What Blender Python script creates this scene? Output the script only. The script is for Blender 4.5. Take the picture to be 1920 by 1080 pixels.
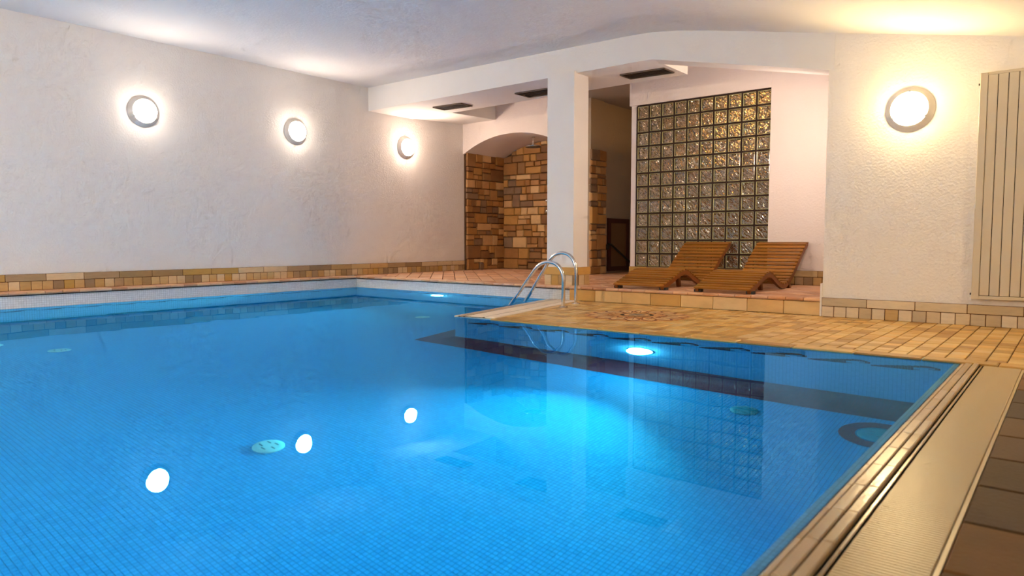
import bpy, bmesh, math, random
import numpy as np
from mathutils import Vector, Matrix

for o in list(bpy.data.objects):
    bpy.data.objects.remove(o, do_unlink=True)
SC = bpy.context.scene
COL = SC.collection
rnd = random.Random(7)

# ------------------------------------------------------------------ camera
CAM_H = 0.75
FPX = 1314.8
YAW, PITCH = -0.67786, 0.06638
cam_d = bpy.data.cameras.new('camera')
cam_d.sensor_width = 36.0
cam_d.lens = FPX / 1920 * 36.0
cam_d.clip_start = 0.02
cam_d.dof.use_dof = True
cam_d.dof.focus_distance = 8.0
cam_d.dof.aperture_fstop = 3.2
cam = bpy.data.objects.new('camera', cam_d)
COL.objects.link(cam)
fw = Vector((math.sin(YAW) * math.cos(PITCH), math.cos(YAW) * math.cos(PITCH), -math.sin(PITCH)))
rt = Vector((math.cos(YAW), -math.sin(YAW), 0))
up = rt.cross(fw)
M = Matrix.Identity(4)
for i in range(3):
    M[i][0], M[i][1], M[i][2] = rt[i], up[i], -fw[i]
M.translation = (0, 0, CAM_H)
cam.matrix_world = M
SC.camera = cam

# ------------------------------------------------------------------ world, exposure
w = bpy.data.worlds.new('world')
SC.world = w
w.use_nodes = True
w.node_tree.nodes['Background'].inputs[0].default_value = (0.02, 0.02, 0.025, 1)
w.node_tree.nodes['Background'].inputs[1].default_value = 0.3
SC.view_settings.view_transform = 'Standard'
SC.view_settings.look = 'None'
SC.view_settings.gamma = 1.0
SC.view_settings.use_curve_mapping = False
SC.view_settings.exposure = 1.5
SC.cycles.use_denoising = True
SC.cycles.sample_clamp_indirect = 6.0
SC.cycles.blur_glossy = 0.6
SC.cycles.time_limit = 1000.0
SC.cycles.max_bounces = 8
SC.cycles.diffuse_bounces = 4
SC.cycles.glossy_bounces = 4
SC.cycles.transmission_bounces = 8
SC.cycles.use_adaptive_sampling = True
SC.cycles.adaptive_threshold = 0.1
SC.cycles.adaptive_min_samples = 12

LAMP_W = 40.0            # emission of the wall lamps
POOL_W = 17.5            # watts of one underwater lamp

# ------------------------------------------------------------------ materials
def srgb(r, g, b):
    def f(c):
        c /= 255.0
        return c / 12.92 if c <= 0.04045 else ((c + 0.055) / 1.055) ** 2.4
    return (f(r), f(g), f(b), 1.0)

class NT:
    def __init__(s, name):
        s.m = bpy.data.materials.new(name)
        s.m.use_nodes = True
        s.t = s.m.node_tree
        s.t.nodes.clear()
        s.out = s.t.nodes.new('ShaderNodeOutputMaterial')
    def n(s, kind, **kw):
        nd = s.t.nodes.new(kind)
        for k, v in kw.items():
            setattr(nd, k, v)
        return nd
    def l(s, a, b):
        s.t.links.new(a, b)
    def math(s, op, a, b=None):
        nd = s.n('ShaderNodeMath', operation=op)
        for i, v in enumerate((a, b)):
            if v is None:
                continue
            if isinstance(v, (int, float)):
                nd.inputs[i].default_value = v
            else:
                s.l(v, nd.inputs[i])
        return nd.outputs[0]
    def bsdf(s, rough=0.6, col=None, metal=0.0, spec=0.5):
        b = s.n('ShaderNodeBsdfPrincipled')
        b.inputs['Roughness'].default_value = rough
        b.inputs['Metallic'].default_value = metal
        b.inputs['Specular IOR Level'].default_value = spec
        if col is not None:
            b.inputs['Base Color'].default_value = col
        s.l(b.outputs[0], s.out.inputs[0])
        return b
    def pos(s):
        return s.n('ShaderNodeNewGeometry').outputs['Position']
    def noise(s, scale, detail=3, vec=None, rough=0.5):
        nd = s.n('ShaderNodeTexNoise')
        nd.inputs['Scale'].default_value = scale
        nd.inputs['Detail'].default_value = detail
        nd.inputs['Roughness'].default_value = rough
        s.l(vec if vec is not None else s.pos(), nd.inputs['Vector'])
        return nd.outputs['Fac']
    def bump(s, b, height, strength, dist):
        nd = s.n('ShaderNodeBump')
        nd.inputs['Strength'].default_value = strength
        nd.inputs['Distance'].default_value = dist
        s.l(height, nd.inputs['Height'])
        s.l(nd.outputs[0], b.inputs['Normal'])
        return nd
    def ramp(s, fac, cols, const=False):
        nd = s.n('ShaderNodeValToRGB')
        cr = nd.color_ramp
        if const:
            cr.interpolation = 'CONSTANT'
        while len(cr.elements) < len(cols):
            cr.elements.new(0.5)
        for i, c in enumerate(cols):
            if const:
                cr.elements[i].position = i / len(cols)
            else:
                cr.elements[i].position = i / max(1, len(cols) - 1)
            cr.elements[i].color = c
        s.l(fac, nd.inputs[0])
        return nd.outputs[0]
    def mix(s, fac, a, b, mode='MIX'):
        nd = s.n('ShaderNodeMix', data_type='RGBA', blend_type=mode)
        if isinstance(fac, (int, float)):
            nd.inputs[0].default_value = fac
        else:
            s.l(fac, nd.inputs[0])
        for k, v in ((6, a), (7, b)):
            if isinstance(v, tuple):
                nd.inputs[k].default_value = v
            else:
                s.l(v, nd.inputs[k])
        return nd.outputs[2]

def plain(name, col, rough=0.6, metal=0.0, spec=0.5):
    t = NT(name)
    t.bsdf(rough, col, metal, spec)
    return t.m

def plaster(name, col, scale=45, strength=0.38):
    t = NT(name)
    b = t.bsdf(0.85, col, spec=0.25)
    n1 = t.noise(scale, 4)
    n2 = t.noise(3.0, 2)
    t.l(t.mix(n2, tuple(c * 0.95 for c in col[:3]) + (1,), col), b.inputs['Base Color'])
    t.bump(b, n1, strength, 0.012)
    return t.m

def stone(name, cols, rough=0.6, island=False, grain=9.0, stretch=(1, 1, 1), bump=0.25, amount=0.4, fine=60):
    t = NT(name)
    b = t.bsdf(rough, spec=0.4)
    if island:
        r = t.n('ShaderNodeNewGeometry').outputs['Random Per Island']
    else:
        r = t.n('ShaderNodeObjectInfo').outputs['Random']
    base = t.ramp(r, cols, const=True)
    mp = t.n('ShaderNodeMapping')
    mp.inputs['Scale'].default_value = stretch
    t.l(t.pos(), mp.inputs[0])
    off = t.n('ShaderNodeVectorMath', operation='ADD')
    t.l(mp.outputs[0], off.inputs[0])
    cmb = t.n('ShaderNodeCombineXYZ')
    rr = t.math('MULTIPLY', r, 37.0)
    t.l(rr, cmb.inputs[0]); t.l(rr, cmb.inputs[2])
    t.l(cmb.outputs[0], off.inputs[1])
    nz = t.noise(grain, 5, off.outputs[0], 0.6)
    shade = t.ramp(nz, [(0.55, 0.5, 0.45, 1), (1.0, 1.0, 1.0, 1), (1.25, 1.2, 1.1, 1)])
    t.l(t.mix(amount, base, t.mix(1.0, base, shade, 'MULTIPLY')), b.inputs['Base Color'])
    t.bump(b, t.noise(fine, 4), bump, 0.006)
    return t.m

def mosaic(name, col_a, col_b, grout, pitch=0.025, line=0.09, rough=0.5):
    t = NT(name)
    b = t.bsdf(rough, spec=0.5)
    g = t.n('ShaderNodeNewGeometry')
    sp = t.n('ShaderNodeSeparateXYZ'); t.l(g.outputs['Position'], sp.inputs[0])
    sn = t.n('ShaderNodeSeparateXYZ'); t.l(g.outputs['True Normal'], sn.inputs[0])
    tot = None
    cells = t.n('ShaderNodeCombineXYZ')
    for i in range(3):
        q = t.math('DIVIDE', sp.outputs[i], pitch)
        fr = t.math('FRACT', q)
        ln = t.math('LESS_THAN', fr, line)
        flat = t.math('LESS_THAN', t.math('ABSOLUTE', sn.outputs[i]), 0.6)
        m = t.math('MULTIPLY', ln, flat)
        t.l(t.math('MULTIPLY', t.math('FLOOR', q), flat), cells.inputs[i])
        tot = m if tot is None else t.math('MAXIMUM', tot, m)
    wn = t.n('ShaderNodeTexWhiteNoise', noise_dimensions='3D')
    t.l(cells.outputs[0], wn.inputs['Vector'])
    c = t.mix(wn.outputs['Value'], col_a, col_b)
    t.l(t.mix(tot, c, grout), b.inputs['Base Color'])
    t.bump(b, t.math('SUBTRACT', 1.0, tot), 0.35, 0.002)
    return t.m

def glow(name, col, strength):
    t = NT(name)
    e = t.n('ShaderNodeEmission')
    e.inputs[0].default_value = col
    e.inputs[1].default_value = strength
    t.l(e.outputs[0], t.out.inputs[0])
    return t.m

WHITE = (0.80, 0.775, 0.745, 1)
M_wall = plaster('white_stucco', WHITE)
M_ceil = plaster('ceiling_paint', (0.76, 0.755, 0.75, 1), 30, 0.25)
M_alc = plaster('alcove_stucco', (0.82, 0.745, 0.70, 1), 45, 0.3)
M_beam = plaster('beam_paint', (0.80, 0.785, 0.76, 1), 40, 0.12)
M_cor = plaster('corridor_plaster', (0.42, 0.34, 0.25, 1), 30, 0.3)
TAN = [srgb(194, 168, 122), srgb(178, 148, 98), srgb(204, 182, 144), srgb(154, 128, 88), srgb(184, 148, 78),
       srgb(212, 188, 150), srgb(168, 142, 106), srgb(186, 152, 96), srgb(196, 162, 110), srgb(146, 122, 92)]
M_base = stone('sandstone_skirting', TAN, 0.5, stretch=(1, 1, 4), amount=0.55)
GOLD = [srgb(200, 164, 100), srgb(188, 148, 80), srgb(210, 178, 118), srgb(174, 136, 74), srgb(212, 170, 98), srgb(196, 154, 86), srgb(206, 174, 122), srgb(166, 124, 64)]
M_deck = stone('deck_tile', GOLD, 0.42, stretch=(1, 3, 1), amount=0.4)
M_deck_i = stone('deck_tile_field', GOLD, 0.42, island=True, stretch=(1, 3, 1), amount=0.4)
TERRA = [srgb(212, 166, 130), srgb(204, 152, 112), srgb(218, 178, 144), srgb(190, 138, 102), srgb(220, 172, 130), srgb(206, 160, 130)]
M_terra = stone('terracotta_tile', TERRA, 0.5, amount=0.4)
M_terra_i = stone('terracotta_tile_field', TERRA, 0.5, island=True, amount=0.4)
M_grout = plain('dark_grout', srgb(92, 58, 30), 0.9)
M_grout_l = plain('tan_grout', srgb(140, 100, 62), 0.9)
RUB = [srgb(182, 136, 84), srgb(162, 114, 64), srgb(200, 158, 106), srgb(138, 98, 60), srgb(214, 176, 124), srgb(170, 122, 66), srgb(136, 108, 82), srgb(188, 140, 76), srgb(152, 112, 70)]
M_rub = stone('rubble_sandstone', RUB, 0.7, grain=7, bump=0.7, amount=0.7, fine=25)
SLAB = [srgb(98, 68, 34), srgb(76, 52, 24), srgb(70, 50, 30), srgb(90, 62, 34), srgb(108, 70, 24)]
M_slab = stone('brown_slab', SLAB, 0.7, grain=5, amount=0.6)
M_riser = stone('riser_stone', [srgb(222, 186, 126), srgb(212, 168, 96), srgb(224, 192, 140), srgb(204, 158, 84), srgb(220, 180, 116)], 0.5, grain=4, stretch=(1, 1, 2), amount=0.6)
M_mortar = plain('rubble_mortar', srgb(74, 48, 26), 0.95)
M_poolwall = mosaic('white_mosaic', (0.70, 0.70, 0.68, 1), (0.78, 0.78, 0.76, 1), (0.45, 0.43, 0.40, 1))
M_poolwall_b = mosaic('pale_blue_mosaic', (0.20, 0.42, 0.55, 1), (0.26, 0.48, 0.61, 1), (0.14, 0.30, 0.40, 1))
M_poolfloor = mosaic('blue_mosaic', (0.02, 0.38, 0.64, 1), (0.03, 0.43, 0.70, 1), (0.008, 0.18, 0.36, 1), line=0.12)
BLUES = [(0.02, 0.38, 0.64, 1), (0.023, 0.395, 0.66, 1), (0.026, 0.41, 0.68, 1), (0.03, 0.43, 0.70, 1)]
M_tileblue = stone('blue_tile', BLUES, 0.45, bump=0.0, amount=0.0)
M_tileblue_i = stone('blue_tile_field', BLUES, 0.45, island=True, bump=0.0, amount=0.0)
M_poolgrout = plain('blue_grout', (0.009, 0.22, 0.42, 1), 0.8)
M_redband = mosaic('dark_red_mosaic', (0.30, 0.03, 0.05, 1), (0.36, 0.04, 0.06, 1), (0.20, 0.05, 0.08, 1))
M_redtile = plain('dark_red_tile', (0.24, 0.02, 0.02, 1), 0.3)
M_disc = plain('pale_green_plastic', (0.50, 0.80, 0.68, 1), 0.4)
M_disc_d = plain('inlet_slot', (0.08, 0.25, 0.25, 1), 0.6)
M_rim = stone('cream_rim_tile', [srgb(222, 204, 178), srgb(216, 196, 168), srgb(226, 210, 186)], 0.22, bump=0.05, amount=0.2)
M_rim_r = stone('tan_rim_tile', [srgb(190, 164, 128), srgb(182, 156, 118), srgb(196, 172, 138)], 0.18, bump=0.1, amount=0.3)
M_rim_d = plain('rim_groove', srgb(70, 48, 32), 0.8)
M_grate = plain('cream_grating', srgb(196, 172, 128), 0.35)
M_strip = plain('cream_stone_strip', srgb(232, 218, 196), 0.5)
M_steel = plain('polished_steel', (0.72, 0.70, 0.68, 1), 0.14, 1.0)
M_chrome = plain('chrome', (0.75, 0.74, 0.73, 1), 0.08, 1.0)
M_black = plain('black_rubber', (0.012, 0.011, 0.010, 1), 0.6)
M_dark = plain('dark_vent', (0.03, 0.02, 0.015, 1), 0.7)
M_vent = plain('vent_blade', (0.10, 0.07, 0.05, 1), 0.5)
M_lampring = plain('lamp_ring', (0.62, 0.60, 0.57, 1), 0.4)
M_rad = plain('radiator_enamel', (0.60, 0.53, 0.40, 1), 0.35)
M_frame = plain('dark_red_wood', srgb(74, 30, 20), 0.5)
M_panel = plain('brown_panel', srgb(120, 92, 60), 0.6)
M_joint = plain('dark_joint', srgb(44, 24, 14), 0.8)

def wood(name, cols):
    t = NT(name)
    b = t.bsdf(0.42, spec=0.4)
    r = t.n('ShaderNodeObjectInfo').outputs['Random']
    mp = t.n('ShaderNodeMapping'); mp.inputs['Scale'].default_value = (3, 40, 40)
    t.l(t.pos(), mp.inputs[0])
    nz = t.noise(1.5, 5, mp.outputs[0], 0.6)
    base = t.ramp(r, cols)
    dark = t.mix(1.0, base, (0.55, 0.42, 0.32, 1), 'MULTIPLY')
    t.l(t.mix(nz, dark, base), b.inputs['Base Color'])
    t.bump(b, nz, 0.1, 0.002)
    return t.m
M_wood = wood('oiled_wood', [srgb(158, 106, 30), srgb(172, 118, 38), srgb(144, 94, 24), srgb(180, 124, 44)])
M_wood_d = wood('rail_wood', [srgb(126, 72, 22), srgb(138, 80, 26)])

def water_mat():
    t = NT('clear_water')
    nd = t.n('ShaderNodeBump')
    nd.inputs['Strength'].default_value = 0.05
    nd.inputs['Distance'].default_value = 0.02
    t.l(t.noise(2.2, 1), nd.inputs['Height'])
    fr = t.n('ShaderNodeFresnel'); fr.inputs['IOR'].default_value = 1.333
    gl = t.n('ShaderNodeBsdfGlossy'); gl.inputs['Color'].default_value = (0.16, 0.52, 0.92, 1)
    gl.inputs['Roughness'].default_value = 0.0
    rf = t.n('ShaderNodeBsdfRefraction'); rf.inputs['Color'].default_value = (0.66, 0.95, 1.0, 1)
    rf.inputs['Roughness'].default_value = 0.0; rf.inputs['IOR'].default_value = 1.333
    mx = t.n('ShaderNodeMixShader')
    for q in (fr, gl, rf):
        t.l(nd.outputs[0], q.inputs['Normal'])
    t.l(fr.outputs[0], mx.inputs[0]); t.l(rf.outputs[0], mx.inputs[1]); t.l(gl.outputs[0], mx.inputs[2])
    t.l(mx.outputs[0], t.out.inputs[0])
    return t.m
M_water = water_mat()

def glassblock_mat():
    t = NT('patterned_glass')
    g = t.n('ShaderNodeBsdfGlass')
    g.inputs['Color'].default_value = (0.80, 0.72, 0.52, 1)
    g.inputs['Roughness'].default_value = 0.08
    g.inputs['IOR'].default_value = 1.5
    gl = t.n('ShaderNodeBsdfGlossy')
    gl.inputs['Color'].default_value = (0.95, 0.86, 0.70, 1)
    gl.inputs['Roughness'].default_value = 0.10
    mp = t.n('ShaderNodeMapping')
    mp.inputs['Rotation'].default_value = (0, math.radians(42), 0)
    t.l(t.pos(), mp.inputs[0])
    mp2 = t.n('ShaderNodeMapping'); mp2.inputs['Scale'].default_value = (1.0, 1, 0.42)
    t.l(mp.outputs[0], mp2.inputs[0])
    nz = t.noise(34, 1, mp2.outputs[0], 0.5)
    nd = t.n('ShaderNodeBump')
    nd.inputs['Strength'].default_value = 1.0
    nd.inputs['Distance'].default_value = 0.035
    t.l(nz, nd.inputs['Height'])
    t.l(nd.outputs[0], g.inputs['Normal']); t.l(nd.outputs[0], gl.inputs['Normal'])
    mx = t.n('ShaderNodeMixShader'); mx.inputs[0].default_value = 0.24
    t.l(g.outputs[0], mx.inputs[1]); t.l(gl.outputs[0], mx.inputs[2])
    t.l(mx.outputs[0], t.out.inputs[0])
    return t.m
M_gblock = glassblock_mat()
M_gedge = plain('olive_glass_edge', (0.40, 0.38, 0.18, 1), 0.12)

# ------------------------------------------------------------------ mesh helpers
def mesh(name, vs, fs, mat=None, parent=None, smooth=False, kind=None, loc=None):
    me = bpy.data.meshes.new(name)
    me.from_pydata([tuple(v) for v in vs], [], fs)
    if mat is not None:
        for m in (mat if isinstance(mat, (list, tuple)) else [mat]):
            me.materials.append(m)
    if smooth:
        me.polygons.foreach_set('use_smooth', [True] * len(me.polygons))
    me.update()
    return link(name, me, parent, kind, loc)

def link(name, me, parent=None, kind=None, loc=None):
    o = bpy.data.objects.new(name, me)
    COL.objects.link(o)
    if parent is not None:
        o.parent = parent
    if kind:
        o['kind'] = kind
    if loc is not None:
        o.location = loc
    return o

def tag(o, label, cat, group=None):
    o['label'] = label
    o['category'] = cat
    if group:
        o['group'] = group
    return o

def empty(name, loc, label, cat, group=None):
    o = bpy.data.objects.new(name, None)
    COL.objects.link(o)
    o.location = loc
    return tag(o, label, cat, group)

class MB:
    def __init__(s):
        s.v = []; s.f = []
    def hexa(s, b, t):
        n = len(s.v)
        s.v += [tuple(p) for p in b] + [tuple(p) for p in t]
        s.f += [(n + 3, n + 2, n + 1, n), (n + 4, n + 5, n + 6, n + 7)]
        for i in range(4):
            j = (i + 1) % 4
            s.f.append((n + i, n + j, n + 4 + j, n + 4 + i))
        return s
    def box(s, x0, x1, y0, y1, z0, z1):
        return s.hexa([(x0, y0, z0), (x1, y0, z0), (x1, y1, z0), (x0, y1, z0)],
                      [(x0, y0, z1), (x1, y0, z1), (x1, y1, z1), (x0, y1, z1)])
    def prism(s, poly, z0, z1):
        n = len(s.v); k = len(poly)
        s.v += [(p[0], p[1], z0) for p in poly] + [(p[0], p[1], z1) for p in poly]
        s.f.append(tuple(range(n + k - 1, n - 1, -1)))
        s.f.append(tuple(range(n + k, n + 2 * k)))
        for i in range(k):
            j = (i + 1) % k
            s.f.append((n + i, n + j, n + k + j, n + k + i))
        return s
    def cprism(s, poly, z0, z1, ch):
        """prism with a chamfered top edge"""
        cx = sum(p[0] for p in poly) / len(poly); cy = sum(p[1] for p in poly) / len(poly)
        ins = []
        for x, y in poly:
            d = math.hypot(x - cx, y - cy) or 1
            k = max(0.0, 1 - ch * 1.3 / d)
            ins.append((cx + (x - cx) * k, cy + (y - cy) * k))
        n = len(s.v); k = len(poly)
        s.v += [(p[0], p[1], z0) for p in poly] + [(p[0], p[1], z1 - ch) for p in poly] + [(p[0], p[1], z1) for p in ins]
        s.f.append(tuple(range(n + 2 * k, n + 3 * k)))
        for i in range(k):
            j = (i + 1) % k
            s.f.append((n + i, n + j, n + k + j, n + k + i))
            s.f.append((n + k + i, n + k + j, n + 2 * k + j, n + 2 * k + i))
        return s
    def lathe(s, prof, seg=32, axis='z', origin=(0, 0, 0)):
        n = len(s.v)
        for r, h in prof:
            for i in range(seg):
                a = 2 * math.pi * i / seg
                c, d = r * math.cos(a), r * math.sin(a)
                if axis == 'z': p = (c, d, h)
                elif axis == 'x': p = (h, c, d)
                else: p = (c, -h, d)         # axis -y
                s.v.append((p[0] + origin[0], p[1] + origin[1], p[2] + origin[2]))
        for k in range(len(prof) - 1):
            for i in range(seg):
                j = (i + 1) % seg
                s.f.append((n + k * seg + i, n + k * seg + j, n + (k + 1) * seg + j, n + (k + 1) * seg + i))
        s.f.append(tuple(n + i for i in range(seg - 1, -1, -1)))
        m = n + (len(prof) - 1) * seg
        s.f.append(tuple(m + i for i in range(seg)))
        return s
    def tube(s, pts, r, seg=14):
        pts = [Vector(p) for p in pts]
        n0 = len(s.v)
        prev = None
        for i, p in enumerate(pts):
            t = (pts[min(i + 1, len(pts) - 1)] - pts[max(i - 1, 0)]).normalized()
            if prev is None:
                a = t.cross(Vector((0, 1, 0)))
                if a.length < 1e-3: a = t.cross(Vector((1, 0, 0)))
            else:
                a = prev - t * prev.dot(t)
            a.normalize(); prev = a
            b = t.cross(a)
            for k in range(seg):
                q = 2 * math.pi * k / seg
                s.v.append(tuple(p + a * (r * math.cos(q)) + b * (r * math.sin(q))))
        for i in range(len(pts) - 1):
            for k in range(seg):
                j = (k + 1) % seg
                s.f.append((n0 + i * seg + k, n0 + i * seg + j, n0 + (i + 1) * seg + j, n0 + (i + 1) * seg + k))
        s.f.append(tuple(n0 + k for k in range(seg - 1, -1, -1)))
        e = n0 + (len(pts) - 1) * seg
        s.f.append(tuple(e + k for k in range(seg)))
        return s
    def build(s, name, mat, parent=None, smooth=False, kind=None, loc=None):
        o = mesh(name, s.v, s.f, mat, parent, smooth, kind, loc)
        bm = bmesh.new(); bm.from_mesh(o.data)
        bmesh.ops.recalc_face_normals(bm, faces=bm.faces)
        bm.to_mesh(o.data); bm.free()
        if smooth:
            try:
                o.data.set_sharp_from_angle(angle=math.radians(40))
            except Exception:
                pass
        return o

def chamfer_box(sx, sy, sz, ch, name, mat):
    """shared mesh: box centred at the origin with bevelled edges"""
    bm = bmesh.new()
    bmesh.ops.create_cube(bm, size=1)
    for v in bm.verts:
        v.co.x *= sx; v.co.y *= sy; v.co.z *= sz
    bmesh.ops.bevel(bm, geom=list(bm.edges), offset=ch, segments=1, affect='EDGES')
    me = bpy.data.meshes.new(name)
    bm.to_mesh(me); bm.free()
    me.materials.append(mat)
    return me

def catmull(pts, n=8):
    P = [Vector(p) for p in pts]
    P = [P[0] * 2 - P[1]] + P + [P[-1] * 2 - P[-2]]
    out = []
    for i in range(1, len(P) - 2):
        for k in range(n):
            t = k / n
            a, b, c, d = P[i - 1], P[i], P[i + 1], P[i + 2]
            out.append(0.5 * ((2 * b) + (c - a) * t + (2 * a - 5 * b + 4 * c - d) * t * t + (3 * b - a - 3 * c + d) * t ** 3))
    out.append(P[-2])
    return out

def clip(poly, region):
    """Sutherland-Hodgman; region convex and counter-clockwise"""
    out = list(poly)
    for i in range(len(region)):
        a = region[i]; b = region[(i + 1) % len(region)]
        inp, out = out, []
        def side(p): return (b[0] - a[0]) * (p[1] - a[1]) - (b[1] - a[1]) * (p[0] - a[0])
        for k in range(len(inp)):
            p, q = inp[k], inp[(k + 1) % len(inp)]
            sp, sq = side(p), side(q)
            if sp >= 0: out.append(p)
            if (sp >= 0) != (sq >= 0):
                t = sp / (sp - sq)
                out.append((p[0] + (q[0] - p[0]) * t, p[1] + (q[1] - p[1]) * t))
        if not out: return []
    return out

def area(poly):
    return 0.5 * sum(poly[i][0] * poly[(i + 1) % len(poly)][1] - poly[(i + 1) % len(poly)][0] * poly[i][1] for i in range(len(poly)))

def apparent(poly, z):
    cx = sum(p[0] for p in poly) / len(poly); cy = sum(p[1] for p in poly) / len(poly)
    v = Vector((cx, cy, z - CAM_H)); d = v.dot(fw)
    if d < 0.3: return -1
    x = v.dot(rt) / d * FPX; y = v.dot(up) / d * FPX
    if abs(x) > 970 or abs(y) > 550: return -1
    return abs(area(poly)) / d ** 3

def tiles(polys, z0, z1, ch, parent, mat, mat_i, name, limit=300):
    """the largest in view become parts, the rest one joined part"""
    order = sorted(range(len(polys)), key=lambda i: -apparent(polys[i], z1))
    rest = MB()
    for k, i in enumerate(order):
        p = polys[i]; dz = rnd.uniform(-0.0012, 0.0012)
        if k < limit and apparent(p, z1) > 0:
            cx = sum(q[0] for q in p) / len(p); cy = sum(q[1] for q in p) / len(p)
            MB().cprism([(q[0] - cx, q[1] - cy) for q in p], z0 - z1, dz, ch).build(name, mat, parent, loc=(cx, cy, z1))
        else:
            rest.cprism(p, z0, z1 + dz, ch)
    if rest.v:
        rest.build(name + '_field', mat_i, parent, kind='stuff')

# ------------------------------------------------------------------ key dimensions
XL = -9.45            # left wall
XP = -9.20            # pool wall below it
Y0, Y1 = 5.06, 7.36   # deck front edge, platform step
Y2 = 9.50             # glass block wall
Y3, YN = 10.205, 11.36  # arch wall, back of the niche
ZP = 0.184            # platform
XR = -0.53            # right pool edge
XG = -0.226           # outer edge of the right grating
DA, DB = Vector((-4.80, Y0)), Vector((-5.28, Y1))   # skewed left edge of the deck
XC = -1.95            # corner of the right wall
YF = 7.33             # face of the right wall
YNEAR, XFAR = -2.4, 2.1
ZF = -1.45            # pool floor

def ceil_z(x):
    pts = [(-9.6, 3.345), (-6.5, 3.25), (-4.8, 3.20), (-4.3, 3.185), (-3.95, 3.165), (-3.6, 3.115), (-3.2, 3.035), (-1.95, 2.76), (-0.42, 2.457), (2.4, 1.90)]
    for (a, b), (c, d) in zip(pts, pts[1:]):
        if x <= c: return b + (d - b) * (x - a) / (c - a)
    return pts[-1][1]
def beam_y(x): return 7.86 + (x - XL) * (7.33 - 7.86) / (XC - XL)
def beam_bot(x):
    if x <= -3.95: return 2.95 - (x - XL) * 0.0165
    a = 2.95 - (-3.95 - XL) * 0.0165
    return a + (x + 3.95) * (2.41 - a) / (XC + 3.95)

# ------------------------------------------------------------------ room shell
def struct(name, mb, mat, smooth=False, **kw):
    return mb.build(name, mat, None, smooth, kind='structure')

wall_left = struct('wall_left', MB().box(XL - 0.2, XL, YNEAR, YN + 0.3, -0.2, 3.6), M_wall)
wall_near = struct('wall_near', MB().box(XL - 0.2, XFAR + 0.2, YNEAR - 0.2, YNEAR, -0.3, 3.6), M_wall)
wall_far_right = struct('wall_side', MB().box(XFAR, XFAR + 0.2, YNEAR, YF + 0.2, -0.3, 3.2), M_wall)
wall_right = struct('wall_right', MB().box(XC, XFAR + 0.2, YF, Y2 + 0.1, -0.1, 3.6), M_wall)
mb = MB()
xs = [-9.65, -8, -6.5, -5.5, -4.8, -4.5, -4.3, -4.1, -3.95, -3.8, -3.6, -3.4, -3.2, -2.6, -1.95, -1.2, -0.42, 0.8, 2.3]
for x in xs:
    mb.v += [(x, YNEAR - 0.2, ceil_z(x)), (x, 8.1, ceil_z(x))]
for i in range(len(xs) - 1):
    mb.f.append((2 * i, 2 * i + 1, 2 * i + 3, 2 * i + 2))
n = len(mb.v)
for x in xs:
    mb.v += [(x, YNEAR - 0.2, ceil_z(x) + 0.15), (x, 8.1, ceil_z(x) + 0.15)]
for i in range(len(xs) - 1):
    mb.f.append((n + 2 * i, n + 2 * i + 2, n + 2 * i + 3, n + 2 * i + 1))
ceiling = mesh('ceiling', mb.v, mb.f, M_ceil, smooth=True, kind='structure')

# beam with the dropped soffit behind it
mb = MB()
xs = [XL - 0.05, -8.4, -7, -5.5, -4.5, -4.2, -4.05, -3.93]
for a, b in zip(xs, xs[1:]):
    ya, yb = beam_y(a), beam_y(b)
    ba = 8.69 + (a + 7.2) * (8.49 - 8.69) / 2.43; bb = 8.69 + (b + 7.2) * (8.49 - 8.69) / 2.43
    mb.hexa([(a, ya, beam_bot(a)), (b, yb, beam_bot(b)), (b, bb, beam_bot(b)), (a, ba, beam_bot(a))],
            [(a, ya, 3.5), (b, yb, 3.5), (b, bb, 3.5), (a, ba, 3.5)])
xs = [-3.93, -3.7, -3.4, -2.6, XC + 0.05]
for a, b in zip(xs, xs[1:]):
    ya, yb = beam_y(a), beam_y(b)
    mb.hexa([(a, ya, beam_bot(a)), (b, yb, beam_bot(b)), (b, yb + 0.3, beam_bot(b)), (a, ya + 0.3, beam_bot(a))],
            [(a, ya, 3.5), (b, yb, 3.5), (b, yb + 0.3, 3.5), (a, ya + 0.3, 3.5)])
# deeper soffit by the left wall
mb.hexa([(XL - 0.05, 8.75, 2.955), (-8.42, 8.75, 2.94), (-8.62, Y3 + 0.02, 3.03), (XL - 0.05, Y3 + 0.02, 3.03)],
        [(XL - 0.05, 8.75, 3.5), (-8.42, 8.75, 3.5), (-8.62, Y3 + 0.02, 3.5), (XL - 0.05, Y3 + 0.02, 3.5)])
bm = bmesh.new()
beam = mb.build('ceiling_beam', M_beam, kind='structure')
alc = struct('ceiling_alcove', MB().box(XL - 0.2, XFAR, 7.9, YN + 2.4, 3.5, 3.6), M_alc)

# pillar with stone foot
PX0, PX1, PY0, PY1 = -5.445, -5.03, 7.50, 7.83
pillar = struct('pillar', MB().box(PX0, PX1, PY0, PY1, ZP, beam_bot(-5.2) + 0.02), M_beam)

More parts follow.
